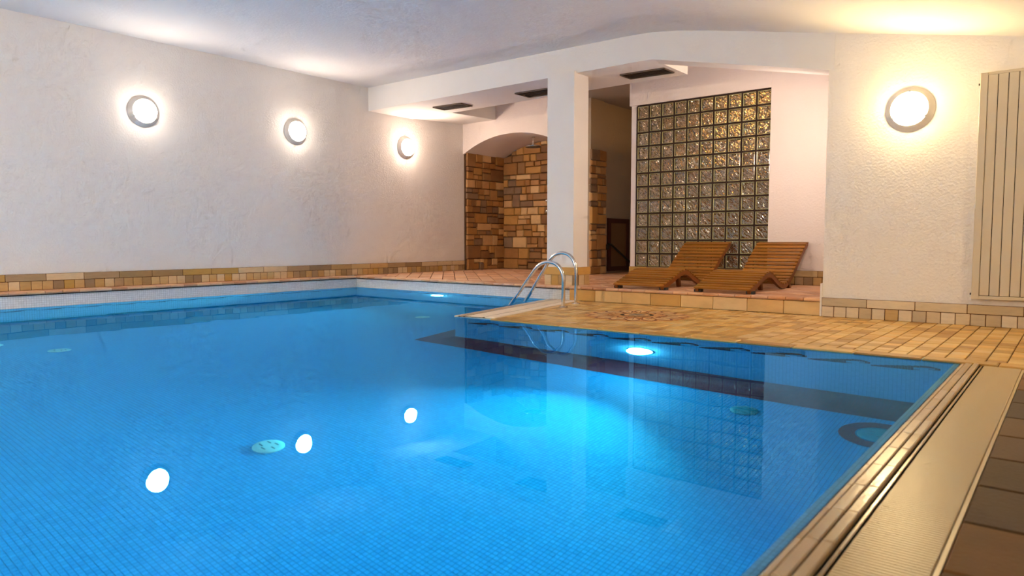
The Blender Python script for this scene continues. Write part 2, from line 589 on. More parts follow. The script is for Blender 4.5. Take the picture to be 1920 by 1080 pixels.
# arch wall with vaulted niche
AX0, AX1, AZ, AR = XL, -7.05, 2.444, 0.303
def arch_z(x):
    u = (x - (AX0 + AX1) / 2) / ((AX1 - AX0) / 2)
    return AZ + AR * max(0.0, 1 - abs(u) ** 2.1)
mb = MB(); N = 28
for i in range(N + 1):
    x = AX0 + (AX1 - AX0) * i / N
    z = arch_z(x)
    mb.v += [(x, Y3, z), (x, Y3, 3.55), (x, YN + 0.1, z)]
for i in range(N):
    a = 3 * i; b = a + 3
    mb.f += [(a, b, b + 1, a + 1), (a, a + 2, b + 2, b)]
arch = mb.build('wall_arch', M_alc, kind='structure', smooth=False)
arch.data.polygons.foreach_set('use_smooth', [True] * len(arch.data.polygons))
arch.data.set_sharp_from_angle(angle=math.radians(40))
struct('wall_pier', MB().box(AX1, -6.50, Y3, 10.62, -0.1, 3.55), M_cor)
struct('wall_niche_back', MB().box(XL - 0.1, AX1 + 0.2, YN + 0.05, YN + 0.2, -0.1, 3.0), M_mortar)
struct('wall_niche_side', MB().box(AX1, AX1 + 0.12, 10.6, YN + 0.1, -0.1, 3.0), M_mortar)
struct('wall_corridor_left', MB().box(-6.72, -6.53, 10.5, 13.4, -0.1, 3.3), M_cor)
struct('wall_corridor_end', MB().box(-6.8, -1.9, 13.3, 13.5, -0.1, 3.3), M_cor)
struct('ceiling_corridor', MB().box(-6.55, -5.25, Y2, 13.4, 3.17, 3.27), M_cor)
struct('wall_behind_glass', MB().box(-5.31, XC + 0.2, 12.2, 12.3, -0.1, 3.55), plaster('warm_brown_wall', srgb(150, 92, 46), 20, 0.2))
struct('wall_corridor_right', MB().box(-5.31, -5.216, Y2 - 0.03, 12.3, -0.1, 2.79), M_alc)
struct('wall_lintel', MB().box(-5.33, -3.22, Y2 - 0.06, Y2 + 0.12, 2.775, 3.55), M_alc)
struct('wall_alcove', MB().box(-3.225, XC + 0.05, Y2 - 0.05, Y2 + 0.15, -0.1, 3.55), M_alc)
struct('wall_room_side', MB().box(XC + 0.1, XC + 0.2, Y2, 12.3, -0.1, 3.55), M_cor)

# ------------------------------------------------------------------ pool basin
basin = [(XP, YNEAR + 0.8), (XR, YNEAR + 0.8), (XR, Y0), (DA.x, DA.y), (DB.x, DB.y), (XP, Y1)]
mb = MB()
pool_floor = struct('floor_pool', MB().prism(basin, ZF - 0.1, ZF), M_poolfloor)
tops = [-0.02, -0.004, 0.004, 0.004, ZP - 0.035, ZP - 0.035]
names = ['wall_pool_near', 'wall_pool_right', 'wall_pool_deck', 'wall_pool_ladder', 'wall_pool_rear', 'wall_pool_left']
poolwalls = {}
for i in range(6):
    a = Vector(basin[i]); b = Vector(basin[(i + 1) % 6])
    d = (b - a).normalized(); nrm = Vector((d.y, -d.x)) * 0.12
    q = [a, b, b + nrm, a + nrm]
    if i == 4:      # the rear wall goes on behind the end of the deck
        q = [Vector((-4.86, Y1)), b, b + nrm, Vector((-4.86, Y1)) + nrm]
    poolwalls[names[i]] = struct(names[i], MB().prism([(p.x, p.y) for p in q], ZF - 0.1, tops[i]), M_poolwall if i > 3 else M_poolwall_b)

# dark red cove and band at the foot of the deck wall
def cove(name, a, b, parent):
    d = (b - a).normalized(); nrm = Vector((-d.y, d.x))
    prof = [(0.004, ZF + 0.17)]
    R = 0.16
    for k in range(9):
        t = math.pi / 2 * k / 8
        prof.append((0.004 + R - R * math.cos(t), ZF + 0.005 + R - R * math.sin(t)))
    prof.append((0.29, ZF + 0.005))
    vs = []; fs = []
    for k, (o_, z) in enumerate(prof):
        vs += [(a.x + nrm.x * o_ - d.x * o_, a.y + nrm.y * o_ - d.y * o_, z), (b.x + nrm.x * o_ + d.x * o_ * 0, b.y + nrm.y * o_, z)]
    for k in range(len(prof) - 1):
        fs.append((2 * k, 2 * k + 1, 2 * k + 3, 2 * k + 2))
    return mesh(name, vs, fs, M_redband, parent, True)
va, vb = Vector((XR, Y0)), Vector((DA.x, DA.y))
# deck front wall runs in -x; its inner side is -y
vs = []; fs = []
prof = [(0.004, ZF + 0.17)] + [(0.004 + 0.16 * (1 - math.cos(math.pi / 2 * k / 8)), ZF + 0.005 + 0.16 * (1 - math.sin(math.pi / 2 * k / 8))) for k in range(1, 9)] + [(0.29, ZF + 0.005)]
un = Vector((DB.y - DA.y, -(DB.x - DA.x))).normalized() * -1      # into the pool from the ladder wall
for o_, z in prof:
    corner = Vector((DA.x - o_ * 1.0, Y0 - o_))
    end = DB + un * o_
    vs += [(XR, Y0 - o_, z), (corner.x, corner.y, z), (end.x, Y1, z)]
for k in range(len(prof) - 1):
    fs += [(3 * k, 3 * k + 1, 3 * k + 4, 3 * k + 3), (3 * k + 1, 3 * k + 2, 3 * k + 5, 3 * k + 4)]
mesh('red_tile_band', vs, fs, M_redband, pool_floor, True)

# near floor mosaic as real tiles
pt = 0.025
i0, i1 = math.floor(-4.4 / pt), math.floor(-0.56 / pt)
j0, j1 = math.floor(0.7 / pt), math.floor(3.4 / pt)
cells = [(i * pt + pt * 0.12, j * pt + pt * 0.12) for i in range(i0, i1) for j in range(j0, j1)]
def fl_key(c):
    # pixel of the tile seen through the flat water surface (refracted)
    D = math.hypot(c[0], c[1]); lo, hi = 0.0, D
    for _ in range(30):
        r = (lo + hi) / 2
        s1 = r / math.hypot(r, CAM_H); s2 = (D - r) / math.hypot(D - r, ZF)
        if s1 < 1.333 * s2: lo = r
        else: hi = r
    v = Vector((c[0] * r / D, c[1] * r / D, -CAM_H)); d = v.dot(fw)
    if d < 0.3: return 99
    x = v.dot(rt) / d * FPX; y = v.dot(up) / d * FPX
    if abs(x) > 955 or y < -537: return 90 + D
    return d
cells.sort(key=fl_key)
tw = pt * 0.88
me_tile = MB().box(0, tw, 0, tw, 0, 0.0009)
tile_proto = me_tile.build('mosaic_tile', M_tileblue, pool_floor, loc=(cells[0][0], cells[0][1], ZF))
for c in cells[1:300]:
    link('mosaic_tile', tile_proto.data, pool_floor, loc=(c[0], c[1], ZF))
C = np.array(cells[300:])
n = len(C)
base = np.array([(0, 0, 0), (tw, 0, 0), (tw, tw, 0), (0, tw, 0), (0, 0, .0009), (tw, 0, .0009), (tw, tw, .0009), (0, tw, .0009)])
V = base[None] + np.c_[C, np.full(n, ZF)][:, None, :]
Fq = np.array([(4, 5, 6, 7), (0, 1, 5, 4), (1, 2, 6, 5), (2, 3, 7, 6), (3, 0, 4, 7)])
FF = (Fq[None] + (np.arange(n) * 8)[:, None, None]).reshape(-1, 4)
me = bpy.data.meshes.new('mosaic_tile_field')
me.vertices.add(n * 8); me.vertices.foreach_set('co', V.reshape(-1))
me.loops.add(len(FF) * 4); me.loops.foreach_set('vertex_index', FF.reshape(-1).astype(np.int32))
me.polygons.add(len(FF)); me.polygons.foreach_set('loop_start', np.arange(len(FF), dtype=np.int32) * 4)
me.update(calc_edges=True); me.shade_flat(); me.materials.append(M_tileblue_i)
link('mosaic_tile_field', me, pool_floor, 'stuff')
MB().box(-4.4, -0.56, 0.7, 3.4, ZF, ZF + 0.0004).build('tile_bed', M_poolgrout, pool_floor)

# wave ornament of dark red tiles below the water line
def wave_cells():
    q = 0.0165; out = []
    for i in range(24):
        x = i * q
        if x < 0.235:
            top = -0.355 + 0.115 * (x / 0.235) ** 1.0; bot = -0.392
        elif x < 0.335:
            top = -0.24 + 0.03 * math.sin((x - 0.235) / 0.1 * math.pi / 2); bot = top - 0.055
        else:
            top = -0.21 - 0.075 * ((x - 0.335) / 0.06); bot = top - 0.055
        z = math.floor(bot / q) * q
        while z + q * 0.5 < top:
            out.append((x, z)); z += q
        if i in (15, 16): out.append((x, math.floor(-0.375 / q) * q))
        if i in (20, 21, 22): out.append((x, math.floor(-0.33 / q) * q))
    return out, q
def wave_mesh(flip):
    cs, q = wave_cells(); mb = MB()
    for x, z in cs:
        mb.box(x, x + q * 0.94, -0.003, 0.002, z, z + q * 0.94)
    o = mb.build('wave_motif', M_redtile, poolwalls['wall_pool_deck'])
    return o
wv = wave_mesh(False)
wv.location = (XR - 0.10 - 0.4, Y0, 0)
for k in range(1, 10):
    link('wave_motif', wv.data, poolwalls['wall_pool_deck'], loc=(XR - 0.10 - 0.4 * (k + 1), Y0, 0))
for k in range(9):
    link('wave_motif', wv.data, poolwalls['wall_pool_rear'], loc=(-5.75 - 0.4 * k, Y1, 0))
for k in range(19):
    o = link('wave_motif', wv.data, poolwalls['wall_pool_left'], loc=(XP, 7.2 - 0.4 * k, 0))
    o.rotation_euler.z = math.pi / 2

# water
water_poly = [(XP, YNEAR + 0.8), (XR, YNEAR + 0.8), (XR, Y0), (DA.x, DA.y), (DB.x, DB.y), (XP, Y1)]
wo = mesh('pool_water', [(x, y, 0) for x, y in water_poly], [tuple(range(6))], M_water)
tag(wo, 'still clear blue water filling the indoor swimming pool', 'water')

# ------------------------------------------------------------------ lower deck
deck_poly = [(DA.x + 0.06, Y0 + 0.06), (XFAR, Y0 + 0.06), (XFAR, YF + 0.1), (XC - 0.05, Y1 + 0.05), (DB.x + 0.07, Y1 + 0.05)]
deck = struct('floor_deck', MB().prism(deck_poly, -0.3, 0.002), M_grout)
# stone border along the water
x = DA.x + 0.46; first = None
while x < 1.9:
    L = 0.40
    me = None
    p = [(x + 0.003, Y0 - 0.006), (x + L - 0.003, Y0 - 0.006), (x + L - 0.003, Y0 + 0.118), (x + 0.003, Y0 + 0.118)]
    if first is None:
        o = MB().cprism([(q[0] - x, q[1] - Y0) for q in p], -0.03, 0.011, 0.006).build('border_tile', M_deck, deck, loc=(x, Y0, 0)); first = o
    else:
        link('border_tile', first.data, deck, loc=(x, Y0, 0))
    x += L
ud = (DB - DA).normalized(); nd_ = Vector((ud.y, -ud.x))        # across the channel, away from the pool
def chan(o_, t): 
    p = DA + (DB - DA) * t + nd_ * o_
    return (p.x, p.y)
region = [(DA.x + 0.46, Y0 + 0.122), (2.0, Y0 + 0.122), (2.0, YF), (DB.x + 0.46, YF)]
RC = (-3.40, 6.215)
polys = []
x = -4.95; col = 0
while x < 2.0:
    wd = 0.108
    y = Y0 + 0.122 - rnd.uniform(0, 0.12)
    while y < YF:
        hgt = rnd.choice([0.105, 0.13, 0.13, 0.155])
        p = clip([(x + 0.0035, y + 0.002), (x + wd - 0.0035, y + 0.002), (x + wd - 0.0035, y + hgt - 0.002), (x + 0.0035, y + hgt - 0.002)], region)
        cx, cy = x + wd / 2, y + hgt / 2
        if p and area(p) > 0.0006 and math.hypot(cx - RC[0], cy - RC[1]) > 0.44:
            polys.append(p)
        y += hgt
    x += wd
tiles(polys, -0.01, 0.010, 0.003, deck, M_deck, M_deck_i, 'deck_tile')

# flower mosaic set into the deck
MR = {'cream': plain('inlay_cream', srgb(222, 184, 132), 0.4), 'tan': plain('inlay_tan', srgb(200, 146, 84), 0.4), 'red': plain('inlay_red_brown', srgb(118, 52, 22), 0.4),
      'grey': plain('inlay_grey', srgb(120, 110, 96), 0.4), 'black': plain('inlay_black', srgb(42, 26, 18), 0.4)}
ros = MB().lathe([(0.52, 0.0), (0.52, 0.0125), (0.518, 0.013)], 72).build('flower_mosaic', MR['tan'], loc=(RC[0], RC[1], 0))
tag(ros, 'round flower mosaic of cream and red brown stone set in the deck', 'floor mosaic')
def sector(r0, r1, a0, a1, h, mat, name, seg=4):
    vs = []
    for k in range(seg + 1):
        a = a0 + (a1 - a0) * k / seg
        vs.append((r0 * math.cos(a), r0 * math.sin(a)))
    for k in range(seg, -1, -1):
        a = a0 + (a1 - a0) * k / seg
        vs.append((r1 * math.cos(a), r1 * math.sin(a)))
    return MB().prism(vs, 0.011, 0.013 + h).build(name, mat, ros)
def petal(r0, r1, a, wmax, h, mat, name, pinch=0.55):
    pts = []; n = 7
    for sgn in (1, -1):
        rng = range(n) if sgn == 1 else range(n - 1, -1, -1)
        for k in rng:
            t = k / (n - 1)
            r = r0 + (r1 - r0) * t
            ww = wmax * (math.sin(math.pi * min(1, t ** pinch)) * 0.85 + 0.15 * (1 - t))
            pts.append((r * math.cos(a) - sgn * ww * math.sin(a), r * math.sin(a) + sgn * ww * math.cos(a)))
    return MB().prism(pts, 0.011, 0.013 + h).build(name, mat, ros)
NP = 16
for k in range(NP):
    a = 2 * math.pi * k / NP
    petal(0.24, 0.52, a, 0.082, 0.001, MR['red'], 'petal_outline', 1.4)
    petal(0.25, 0.485, a, 0.062, 0.002, MR['cream'], 'outer_petal', 1.4)
    sector(0.28, 0.40, a - 0.012, a + 0.012, 0.003, MR['black'], 'petal_rib', 1)
for k in range(NP):
    a = 2 * math.pi * (k + 0.5) / NP
    petal(0.10, 0.30, a, 0.052, 0.003, MR['red'], 'inner_outline', 1.2)
    petal(0.11, 0.28, a, 0.040, 0.004, MR['tan'], 'inner_petal', 1.2)
for k in range(24):
    a = 2 * math.pi * k / 24
    sector(0.13, 0.165, a, a + 2 * math.pi / 24 - 0.02, 0.005, MR['black'], 'ring_stone', 2)
    sector(0.085, 0.128, a, a + 2 * math.pi / 24 - 0.02, 0.005, MR['cream'] if k % 2 else MR['tan'], 'ring_stone', 2)
MB().lathe([(0.082, 0.011), (0.082, 0.018)], 24).build('centre_stone', MR['grey'], ros)

# overflow channel beside the ladder (skewed)
ladder_rim = poolwalls['wall_pool_ladder']
mb = MB()
mb.prism([chan(-0.008, 0), chan(0.038, 0), chan(0.038, 0.99), chan(-0.008, 0.99)], -0.05, 0.012)
mb.build('rim_tile_row', M_rim, deck)
MB().prism([chan(0.056, 0), chan(0.096, 0), chan(0.096, 0.99), chan(0.056, 0.99)], -0.05, 0.0125).build('rim_tile_row', M_rim, deck)
MB().prism([chan(0.030, 0), chan(0.34, 0), chan(0.34, 0.99), chan(0.030, 0.99)], -0.05, 0.0108).build('channel_bed', M_rim_d, deck)
mb = MB()
Ls = (DB - DA).length; k = 0
while k * 0.026 < Ls * 0.98:
    t0 = k * 0.026 / Ls; t1 = (k * 0.026 + 0.019) / Ls
    mb.prism([chan(0.116, t0), chan(0.312, t0), chan(0.312, t1), chan(0.116, t1)], 0.0, 0.0122); k += 1
mb.build('grating_bars', M_strip, deck, kind='stuff')
for k in range(6):
    t0, t1 = k / 6 + 0.0008, (k + 1) / 6 - 0.0008
    MB().prism([chan(0.328, t0), chan(0.445, t0), chan(0.445, min(t1, 0.99)), chan(0.328, min(t1, 0.99))], -0.02, 0.013).build('strip_stone', M_strip, deck)

# ------------------------------------------------------------------ right poolside: rim, grating, slabs
side = struct('floor_poolside', MB().box(XR + 0.09, XFAR, YNEAR, Y0, -0.3, -0.045), M_grout)
def rimrow(x0, x1, zt, name, L=0.25):
    m = chamfer_box(x1 - x0, L - 0.0006, 0.06, 0.0035, name, M_rim_r)
    y = Y0 - L / 2 - 0.01
    k = 0
    while y > -0.4:
        link(name, m, poolwalls['wall_pool_right'], loc=((x0 + x1) / 2, y, zt - 0.03)); y -= L; k += 1
MB().box(XR - 0.002, XR + 0.12, YNEAR + 0.8, Y0 - 0.003, -0.06, -0.004).build('rim_bed', M_rim_d, poolwalls['wall_pool_right'])
rimrow(XR + 0.003, XR + 0.022, 0.003, 'rim_edge_tile')
MB().box(XR - 0.032, XR - 0.001, YNEAR + 0.81, Y0 - 0.003, -0.05, -0.012).build('submerged_ledge', M_poolwall, poolwalls['wall_pool_right'])
rimrow(XR + 0.025, XR + 0.060, 0.009, 'rim_tile')
rimrow(XR + 0.066, XR + 0.096, 0.012, 'rim_ridge_tile')
rimrow(XR + 0.100, XR + 0.114, -0.002, 'rim_step_tile')
gx0, gx1 = XR + 0.120, XG
grate = empty('overflow_grating', ((gx0 + gx1) / 2, 3.2, -0.02), 'cream slatted overflow grating along the right pool edge', 'grating')
gm = chamfer_box(gx1 - gx0, 0.0112, 0.016, 0.0025, 'grating_bar', M_grate)
y = Y0 - 0.014; k = 0; mb = MB()
while y > -1.2:
    if k < 300:
        o = link('grating_bar', gm, grate, loc=(0, y - 3.2, 0.013))
    else:
        mb.box(gx0 - grate.location.x, gx1 - grate.location.x, y - 3.2 - 0.0056, y - 3.2 + 0.0056, 0.005, 0.021)
    y -= 0.016; k += 1
mb.build('grating_bar_field', M_grate, grate, kind='stuff')
for fx in (0.15, 0.38, 0.62, 0.85):
    xx = gx0 + (gx1 - gx0) * fx - grate.location.x
    MB().box(xx - 0.008, xx + 0.008, -1.2 - 3.2, Y0 - 0.01 - 3.2, 0.004, 0.0135).build('grating_rod', M_grate, grate)
MB().box(gx0 - 0.004, gx1 + 0.006, YNEAR, Y0, -0.046, -0.010).build('channel_bed', M_rim_d, side)
MB().box(XG + 0.002, XG + 0.013, YNEAR, Y0 - 0.004, -0.05, -0.003).build('edge_strip', M_grate, side)
me = chamfer_box(0.565, 0.352, 0.04, 0.006, 'floor_slab', M_slab)
for i in range(4):
    for j in range(20):
        yy = 4.89 - j * 0.36
        if yy < YNEAR + 0.1: continue
        link('floor_slab', me, side, loc=(XG + 0.012 + 0.285 + i * 0.572, yy - (0.0 if i % 2 == 0 else 0.18), -0.02))

# ------------------------------------------------------------------ upper platform
plat = struct('floor_platform', MB().prism([(XL, Y1 + 0.10), (-9.20, Y1 + 0.10), (-9.20, Y1 + 0.004), (XC + 0.05, Y1 + 0.004), (XC + 0.05, 12.3), (-5.25, 12.3), (-5.25, 13.4), (-6.55, 13.4), (-6.55, 11.5), (XL, 11.5)], -0.1, ZP - 0.012), M_grout)
MB().box(XL, XP - 0.121, YNEAR, Y1 + 0.12, -0.2, ZP - 0.036).build('ledge', M_wall, plat)
rects = [(XL, XC, Y1 + 0.150, Y3), (XL + 0.06, AX1, Y3, YN), (-6.5, -5.31, Y3, 12.6)]
def rect_poly(r): return [(r[0], r[2]), (r[1], r[2]), (r[1], r[3]), (r[0], r[3])]
polys = []
ca, sa = math.cos(math.radians(44)), math.sin(math.radians(44))
u = -14.0
row = 0
while u < 14:
    h_ = 0.19
    v = -16.0 - rnd.uniform(0, 0.3)
    while v < 16:
        L = rnd.choice([0.16, 0.20, 0.24, 0.28])
        q = [(u + 0.006, v + 0.006), (u + h_ - 0.006, v + 0.006), (u + h_ - 0.006, v + L - 0.006), (u + 0.006, v + L - 0.006)]
        cx, cy = -6 + (u * ca - v * sa), 9 + (u * sa + v * ca)
        if -10 < cx < -1 and 6.8 < cy < 13:
            q = [(-6 + a * ca - b * sa, 9 + a * sa + b * ca) for a, b in q]
            if area(q) < 0: q.reverse()
            for r in rects:
                p = clip(q, rect_poly(r))
                if p and area(p) > 0.0015: polys.append(p)
        v += L
    u += h_
tiles(polys, ZP - 0.02, ZP, 0.003, plat, M_terra, M_terra_i, 'platform_tile')
# rounded coping along the step and the pool
def coping(name, L, d):
    bm = bmesh.new()
    prof = [(-0.034, -0.030), (-0.040, -0.018), (-0.034, -0.004), (-0.022, 0.0), (d, 0.0), (d, -0.034), (-0.02, -0.034)]
    vs = []; k = len(prof)
    for xx in (0.003, L - 0.003):
        vs += [(xx, a, b) for a, b in prof]
    fs = [tuple(range(k)), tuple(range(2 * k - 1, k - 1, -1))] + [(i, i + k, (i + 1) % k + k, (i + 1) % k) for i in range(k)]
    me = bpy.data.meshes.new(name); me.from_pydata(vs, [], fs); me.materials.append(M_terra)
    bm.from_mesh(me); bmesh.ops.recalc_face_normals(bm, faces=bm.faces); bm.to_mesh(me); bm.free()
    return me
cm = coping('coping_tile', 0.178, 0.148)
x = XC - 0.178
while x > XP - 0.05:
    link('coping_tile', cm, plat, loc=(x, Y1, ZP)); x -= 0.178
cm2 = coping('coping_tile', 0.178, 0.245)
y = Y1 - 0.03
while y > -0.6:
    o = link('coping_tile', cm2, plat, loc=(XP, y - 0.178, ZP)); o.rotation_euler.z = math.pi / 2
    y -= 0.178
MB().box(XP + 0.01, XC - 0.01, Y1 - 0.0045, Y1 + 0.05, ZP - 0.046, ZP - 0.034).build('shadow_line', M_joint, plat)  # dark strip painting in the shadow line under the step coping
MB().box(XP - 0.05, XP + 0.0045, YNEAR + 0.9, Y1 - 0.01, ZP - 0.046, ZP - 0.034).build('shadow_line', M_joint, plat)  # same painted shadow strip under the left pool coping
# step riser stones
rm = chamfer_box(0.374, 0.02, 0.135, 0.003, 'riser_stone', M_riser)
x = XC - 0.19
while x > -4.9:
    link('riser_stone', rm, plat, loc=(x, Y1 - 0.006, 0.078)); x -= 0.379

# ------------------------------------------------------------------ skirting of long and small stones
M_base_r = stone('beige_skirting', [srgb(208, 192, 164), srgb(200, 182, 152), srgb(216, 202, 178), srgb(190, 170, 136), srgb(206, 188, 156), srgb(192, 160, 106), srgb(214, 198, 170), srgb(188, 172, 144)], 0.5, stretch=(1, 1, 4), amount=0.5)
def skirting(name, origin, length, rot, z, xoff=0.0, mat=None, hl=0.083, hs=0.105, long_l=0.405, small_l=0.1128, th=0.022):
    root = MB().box(0, length, -th + 0.006, 0.0, z, z + hl + hs).build(name, M_grout, kind='structure')
    root.location = (origin[0], origin[1], 0); root.rotation_euler.z = rot
    def run(L, zc, h, nm, off):
        m = chamfer_box(L - 0.006, th, h - 0.006, 0.003, nm, mat or M_base)
        x = off
        while x < length - 0.02:
            a, b = max(0, x), min(length, x + L)
            if b - a > L - 0.01:
                link(nm, m, root, loc=((a + b) / 2, -th / 2 + 0.002, zc))
            elif b - a > 0.02:
                link(nm, chamfer_box(b - a - 0.006, th, h - 0.006, 0.003, nm, mat or M_base), root, loc=((a + b) / 2, -th / 2 + 0.002, zc))
            x += L
    run(long_l, z + hs + hl / 2, hl, 'long_stone', -xoff)
    run(small_l, z + hs / 2, hs, 'small_stone', -xoff * 0.3)
    return root
# left wall: runs along y, faces +x
skirting('baseboard_left', (XL, 1.36, 0), Y3 - 1.36 + 0.02, math.pi / 2, ZP)
skirting('baseboard_right', (XC, YF, 0), XFAR - XC, 0.0, 0.008, xoff=0.0, mat=M_base_r)
skirting('baseboard_alcove', (-5.31, Y2 - 0.05, 0), XC + 5.31, 0.0, ZP, xoff=0.1)
def pillar_foot():
    z0, z1, z2 = ZP, ZP + 0.135, ZP + 0.232
    o = MB().box(PX0 - 0.008, PX1 + 0.008, PY0 - 0.008, PY1 + 0.008, z0, z2 - 0.004).build('pillar_foot', M_grout_l, pillar)
    wx = (PX1 - PX0 + 0.05)
    for fx, (a0, a1) in (('f', (PX0 - 0.025, PX1 + 0.001)), ('s', (PY0 - 0.025, PY1 + 0.025))):
        nn = 4 if fx == 'f' else 3
        for k in range(nn):
            p = a0 + (a1 - a0) * k / nn + 0.003; q = a0 + (a1 - a0) * (k + 1) / nn - 0.003
            if fx == 'f': MB().box(p, q, PY0 - 0.022, PY0, z0, z1 - 0.005).build('small_stone', M_base, pillar)
            else: MB().box(PX1, PX1 + 0.022, p, q, z0, z1 - 0.005).build('small_stone', M_base, pillar)
    gm_ = stone('golden_band', [srgb(206, 160, 84), srgb(212, 168, 92)], 0.5, stretch=(1, 1, 3))
    MB().box(PX0 - 0.03, PX1 + 0.03, PY0 - 0.03, PY0, z1, z2).build('band_stone', gm_, pillar)
    MB().box(PX1, PX1 + 0.03, PY0, PY1 + 0.03, z1, z2).build('band_stone', gm_, pillar)
    MB().box(PX0 - 0.03, PX0, PY0, PY1 + 0.03, z0, z2).build('band_stone', gm_, pillar)
pillar_foot()
MB().box(XC - 0.02, XC, YF - 0.012, YF + 0.1, 0.01, ZP + 0.15).build('corner_edge', M_wall, wall_right)

# ------------------------------------------------------------------ rubble stone cladding
def split(x0, x1, z0, z1, out, r):
    wd, ht = x1 - x0, z1 - z0
    if ht > 0.31 or (ht > 0.18 and r.random() < 0.72 and ht > wd * 0.55):
        c = z0 + ht * r.uniform(0.32, 0.68)
        split(x0, x1, z0, c, out, r); split(x0, x1, c, z1, out, r)
    elif wd > 0.46 or (wd > 0.26 and wd > ht * 1.9 and r.random() < 0.75):
        c = x0 + wd * r.uniform(0.3, 0.7)
        split(x0, c, z0, z1, out, r); split(c, x1, z0, z1, out, r)
    else:
        out.append((x0, x1, z0, z1))
def rubble(root, width, z0, z1, place, seed, topf=None, ragged=0.0):
    """place(u, d, z) -> world; d is the distance out of the wall"""
    r = random.Random(seed); out = []
    split(0, width, z0, z1, out, r)
    for a, b, c, d in out:
        g = 0.006
        if topf and c > topf((a + b) / 2) - 0.05: continue
        a2, b2 = a + g, b - g
        if ragged and b > width - 0.02: b2 += r.uniform(-ragged, ragged)
        if ragged and a < 0.02: a2 += r.uniform(-ragged, ragged)
        th = r.uniform(0.035, 0.06); ch = 0.012
        nu, nz = 4, 4
        vs = []; fs = []
        for j in range(nz):
            for i in range(nu):
                u = a2 + (b2 - a2) * (0, ch / (b2 - a2), 1 - ch / (b2 - a2), 1)[i]
                z = (c + g) + (d - c - 2 * g) * (0, ch / (d - c), 1 - ch / (d - c), 1)[j]
                edge = i in (0, nu - 1) or j in (0, nz - 1)
                dd = th - (0.014 if edge else 0.0) + r.uniform(-0.004, 0.004)
                u += r.uniform(-0.004, 0.004); z += r.uniform(-0.004, 0.004)
                if topf: z = min(z, topf(u) - 0.012)
                vs.append(place(u, dd, z))
        for j in range(nz - 1):
            for i in range(nu - 1):
                k = j * nu + i
                fs.append((k, k + 1, k + nu + 1, k + nu))
        ring = [0, 1, 2, 3, 7, 11, 15, 14, 13, 12, 8, 4]
        n0 = len(vs)
        for q in ring:
            i, j = q % 4, q // 4
            u = a2 + (b2 - a2) * (0, .1, .9, 1)[i]; z = (c + g) + (d - c - 2 * g) * (0, .1, .9, 1)[j]
            if topf: z = min(z, topf(u) - 0.012)
            vs.append(place(u, 0.0, z))
        for q in range(12):
            q2 = (q + 1) % 12
            fs.append((ring[q], n0 + q, n0 + q2, ring[q2]))
        cx = Vector(vs[5])
        mbx = MB(); mbx.v = [tuple(Vector(p) - cx) for p in vs]; mbx.f = fs
        mbx.build('stone', M_rub, root, loc=cx)
clad_l = MB().box(XL, XL + 0.035, Y3 + 0.03, YN + 0.06, ZP - 0.01, AZ + 0.05).build('wall_niche_left', M_mortar, kind='structure')
rubble(clad_l, YN - Y3 - 0.02, ZP, AZ + 0.04, lambda u, d, z: (XL + 0.03 + d, Y3 + 0.04 + u, z), 3, ragged=0.012)
wnb = bpy.data.objects['wall_niche_back']
rubble(wnb, AX1 - XL - 0.06, ZP, AZ + AR + 0.05, lambda u, d, z: (XL + 0.06 + u, YN + 0.05 - d, z), 11, topf=lambda u: arch_z(XL + 0.06 + u))
pier = bpy.data.objects['wall_pier']
rubble(pier, 0.50, ZP, 2.32, lambda u, d, z: (-6.50 + d, 10.16 + u, z), 5, ragged=0.014)

# ------------------------------------------------------------------ glass block wall
gw = empty('glass_block_wall', (-4.216, Y2, ZP), 'wall of patterned square glass blocks behind the two loungers', 'glass wall')
GP = 0.1995; GX0 = -5.212; GZ0 = 0.368
def block_mesh():
    """square block: olive rim frame, sunken wavy face front and back"""
    a = 0.0865; b = 0.080; t = 0.04; s_ = 0.016
    outer = [(-a, -a), (a, -a), (a, a), (-a, a)]; inner = [(-b, -b), (b, -b), (b, b), (-b, b)]
    vs = []; fs = []; mi = []
    for (p, y) in ((outer, -t), (inner, -t + 0.004), (inner, -t + s_), (inner, t - s_), (inner, t - 0.004), (outer, t)):
        vs += [(x, y, z) for x, z in p]
    def ring(i, j, m):
        for k in range(4):
            q = (k + 1) % 4
            fs.append((i * 4 + k, i * 4 + q, j * 4 + q, j * 4 + k)); mi.append(m)
    ring(0, 1, 1); ring(1, 2, 1); ring(3, 4, 1); ring(4, 5, 1); ring(5, 0, 1)
    fs.append((8, 9, 10, 11)); mi.append(0)
    fs.append((15, 14, 13, 12)); mi.append(0)
    me = bpy.data.meshes.new('glass_block'); me.from_pydata(vs, [], fs)
    me.materials.append(M_gblock); me.materials.append(M_gedge)
    me.polygons.foreach_set('material_index', mi)
    bm = bmesh.new(); bm.from_mesh(me); bmesh.ops.recalc_face_normals(bm, faces=bm.faces); bm.to_mesh(me); bm.free()
    return me
gme = block_mesh()
for i in range(10):
    for j in range(12):
        link('glass_block', gme, gw, loc=(GX0 + GP * (i + 0.5) - gw.location.x, 0, GZ0 + GP * (j + 0.5) - ZP))
mb = MB()
for i in range(11):
    x = GX0 + GP * i - gw.location.x
    mb.box(x - 0.0135, x + 0.0135, -0.036, 0.036, GZ0 - ZP, GZ0 + 12 * GP - ZP)
for j in range(13):
    z = GZ0 + GP * j - ZP
    mb.box(-GP * 5 + 0.004, GP * 5 + 0.004, -0.0365, 0.0365, z - 0.0135, z + 0.0135)
mb.build('mortar_grid', M_joint, gw)
struct('wall_glass_plinth', MB().box(-5.31, -3.2, Y2 - 0.05, Y2 + 0.08, -0.1, GZ0 - 0.004), M_alc)

